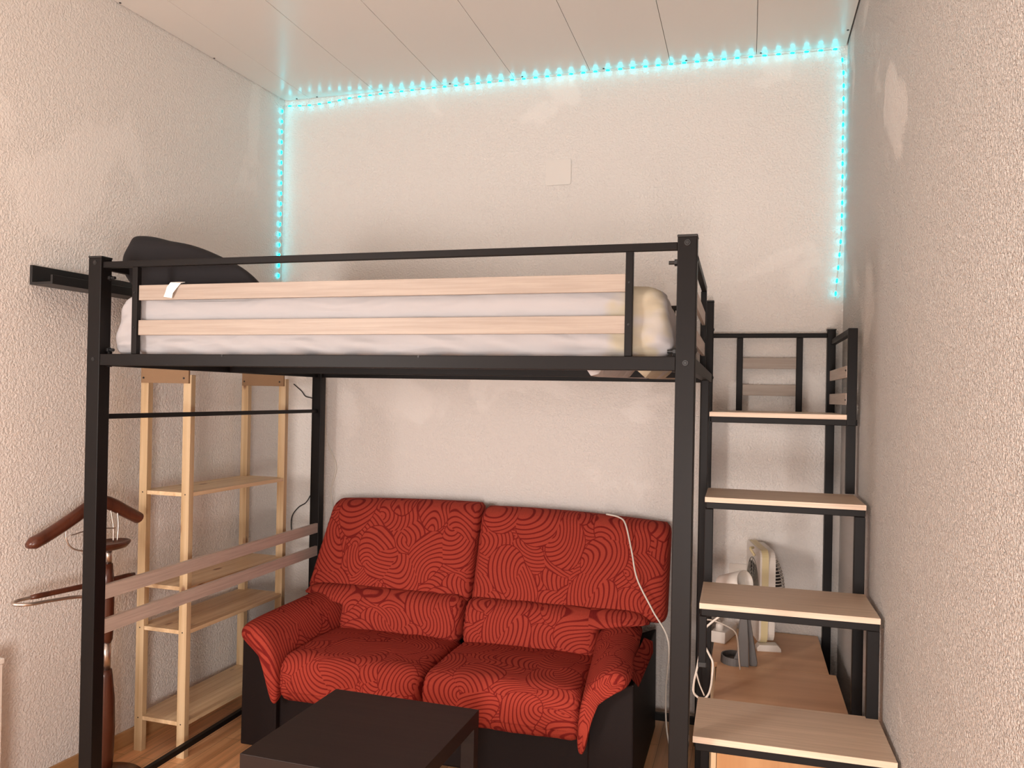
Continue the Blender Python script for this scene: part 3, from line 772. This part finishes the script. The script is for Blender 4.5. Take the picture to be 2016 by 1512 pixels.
prism(bm, [(.060, .0), (.056, .10), (.050, .18), (.045, .25), (.052, .25), (.070, .14), (.092, .012), (.088, .0)], 'y', -.050, -.030, bev=.003)
obj('rear_arm', bm, M_greylamp, la)
bm = B()
ax = Vector((.72, -.62, .27)).normalized()
c0 = Vector((-.055, .060, .302))
t = bmesh.new(); q = ax.to_track_quat('Z', 'Y').to_matrix()
prof = [(.020, -.012), (.038, 0), (.043, .06), (.048, .128), (.0455, .128), (.040, .06), (.034, .006), (.012, .004)]
rings = [[t.verts.new(c0+q @ Vector((r*math.cos(2*PI*i/32), r*math.sin(2*PI*i/32), z))) for i in range(32)] for r, z in prof]
for a, b2 in zip(rings, rings[1:]):
    for i in range(32): t.faces.new((a[i], a[(i+1) % 32], b2[(i+1) % 32], b2[i]))
t.faces.new(rings[0][::-1]); t.faces.new(rings[-1]); merge(bm, t)
shd = obj('lamp_shade', bm, M_white_pl, la, smooth=True)
obj('bulb_holder', cyl(B(), c0+ax*.004, c0+ax*.05, .012, .010), M_white_pl, shd)
obj('shade_joint', cyl(B(), (.034, -.055, .245), tuple(c0+Vector((.01, 0, -.015))), .010, .008), M_greylamp, la)

# ------------------------------------------------------------------ extension block and plugs
pb = thing('power_strip', 'white multi-socket block with plugs on the cabinet under the stairs', 'power strip', (2.445, -.215, .489), math.radians(-14))
obj('body', box(B(), -.030, .034, -.085, .12, 0, .052, bev=.005), M_white_pl, pb)
for y in (-.05, .01, .07):
    bm = B(); lathe(bm, [(.019, .052), (.019, .0535), (.017, .0535)], (0, y)); obj('outlet', bm, M_white_pl, pb)
obj('plug', lathe(B(), [(.018, .054), (.018, .075), (.012, .085)], (0, -.05)), M_white_pl, pb, smooth=True)

# ------------------------------------------------------------------ wall items
bm = prism(B(), rrect(.0415, -.0415, .0415, .006), 'y', -.007, 0)
o = obj('wall_outlet', bm, M_white_pl, None, loc=(2.506, -.0005, .755)); tag(o, 'white wall outlet low on the back wall behind the fan', 'outlet')
obj('socket_face', lathe(B(), [(.020, 0), (.020, .002)], n=24), M_cable, o, loc=(0, -.0072, 0), rot=(PI/2, 0, 0))
bm = prism(B(), rrect(.0665, -.0655, .0655, .010), 'y', -.006, 0, bev=.0015)
o = obj('cover_plate', bm, M_paint, None, loc=(1.593, -.0005, 2.723)); tag(o, 'blank square cover plate high on the back wall', 'cover plate')

# ------------------------------------------------------------------ LED strip lights
def led(path, step, label, name='led_strip'):
    t = thing(name, label, 'led strip', path[0], 0, 'led strips framing the back wall')
    base = Vector(path[0]); P2 = [Vector(p)-base for p in path]
    obj('cord', tube(B(), P2, .0022, n=6, k=6), M_ledcord, t)
    pts = crom(P2, 24); acc = 0; nxt = step*.5; proto = None
    for a, b2 in zip(pts, pts[1:]):
        d = (b2-a).length
        while acc+d >= nxt:
            p = a+(b2-a)*((nxt-acc)/d); dr = (b2-a).normalized()
            if proto is None:
                bm = bmesh.new(); bmesh.ops.create_icosphere(bm, subdivisions=1, radius=1)
                for v in bm.verts: v.co = Vector((v.co.x*.0055, v.co.y*.0055, v.co.z*.0125))
                proto = obj('led_bead', bm, M_led, t, smooth=True); o = proto
            else:
                o = proto.copy(); COL.objects.link(o); o.parent = t
            o.location = p+Vector((0, -.002, 0)); o.rotation_euler = dr.to_track_quat('Z', 'Y').to_euler()
            nxt += step
        acc += d
    return t
ty = -.020
led([(.012, ty, 3.190), (.16, ty, 3.182), (.30, ty, 3.188), (.45, ty, 3.202), (.75, ty, 3.210), (1.04, ty, 3.212), (1.6, ty, 3.213), (2.1, ty, 3.214), (2.57, ty, 3.211), (2.90, ty, 3.208)], .062,
    'glowing cyan led strip running along the top of the back wall')
led([(.006, -.038, 3.185), (.007, -.038, 2.93), (.009, -.038, 2.64), (.006, -.038, 2.41), (.005, -.038, 2.18)], .058,
    'glowing cyan led strip hanging down the left corner of the back wall')
led([(2.922, ty, 3.185), (2.932, ty, 3.07), (2.933, ty, 2.8), (2.935, ty, 2.5), (2.932, ty, 2.33), (2.920, ty, 2.16), (2.912, ty, 2.05)], .060,
    'glowing cyan led strip hanging down the right corner, its tail swinging free')

# ------------------------------------------------------------------ cables
def cable(name, P2, r, mat, label, cat='cable'):
    base = Vector(P2[0]); o = obj(name, tube(B(), [Vector(p)-base for p in P2], r, n=8), mat, None, loc=base, smooth=True)
    return tag(o, label, cat)
cable('wall_cable', [(.300, -.008, 1.50), (.298, -.008, 1.414), (.31, -.008, 1.301), (.369, -.009, 1.171), (.341, -.008, 1.035), (.355, -.008, .93), (.35, -.010, .80)], .0045, M_cable,
      'white cord dangling down the back wall beside the left rear bed post')
cable('draped_cable', [(1.90, -.190, 1.020), (1.965, -.215, 1.012), (2.002, -.255, .985), (2.040, -.315, .872), (2.073, -.365, .760), (2.150, -.425, .640), (2.225, -.47, .52), (2.215, -.44, .30), (2.222, -.43, .12), (2.255, -.44, .012), (2.30, -.46, .006)], .0038, M_cable,
      'thin white cord draped down the right end of the red sofa back')
cable('black_cord', [(.095, -.008, 1.62), (.147, -.009, 1.58), (.173, -.010, 1.552), (.221, -.010, 1.539), (.262, -.012, 1.50)], .003, M_blkcable,
      'short black cord on the wall at the top of the pine shelf')
cable('black_cord', [(.250, -.012, 1.05), (.217, -.010, 1.001), (.187, -.009, .957), (.139, -.009, .926), (.099, -.008, .866), (.101, -.008, .76)], .003, M_blkcable,
      'bent black cord on the wall behind the middle of the pine shelf')
cable('looped_cord', [(2.50, -1.02, .856), (2.469, -1.08, .820), (2.424, -1.082, .778), (2.388, -1.084, .737), (2.395, -1.082, .709), (2.419, -1.08, .664), (2.432, -1.08, .635), (2.431, -1.08, .59), (2.427, -1.08, .549), (2.418, -1.08, .519), (2.402, -1.08, .502), (2.383, -1.08, .506), (2.367, -1.082, .525), (2.369, -1.082, .564), (2.377, -1.08, .605), (2.386, -1.078, .66)], .0040, M_cable,
      'white cord looping below the third tread at the left side of the stairs')
cable('lamp_cord', [(2.376, -1.086, .597), (2.387, -1.085, .557), (2.405, -1.084, .516)], .0026, M_cable,
      'short thin white cord crossing inside the hanging white loop')
cable('trailing_cord', [(2.384, -1.079, .781), (2.410, -1.07, .785), (2.438, -1.05, .777), (2.475, -1.02, .757), (2.505, -.97, .725), (2.515, -.86, .66), (2.52, -.74, .56), (2.525, -.66, .493)], .0028, M_cable,
      'thin white cord trailing down to the grey lamp on the cabinet')
cable('plug_cord', [(2.435, -.262, .580), (2.42, -.31, .60), (2.40, -.37, .595), (2.386, -.42, .56), (2.382, -.44, .45), (2.380, -.45, .30)], .0032, M_cable,
      'white plug cord hanging from the multi-socket block')
cable('floor_cord', [(2.262, -.10, .34), (2.225, -.14, .28), (2.212, -.17, .20), (2.225, -.20, .12), (2.27, -.22, .04)], .003, plain('grey_cable', (.28, .25, .23), .5),
      'grey cord curling near the floor behind the right front bed post')

# ------------------------------------------------------------------ white cabinet just inside the left edge
wc = thing('white_cabinet', 'white cabinet whose edge shows at the left margin of the picture', 'cabinet', (lw(-1.9)+.004, -1.885, 0), ang)
obj('body', box(B(), .012, .165, -.80, 0, .0, .605, bev=.003), M_white_pl, wc)
obj('top', box(B(), .012, .170, -.803, .003, .606, .625, bev=.003), M_white_pl, wc)
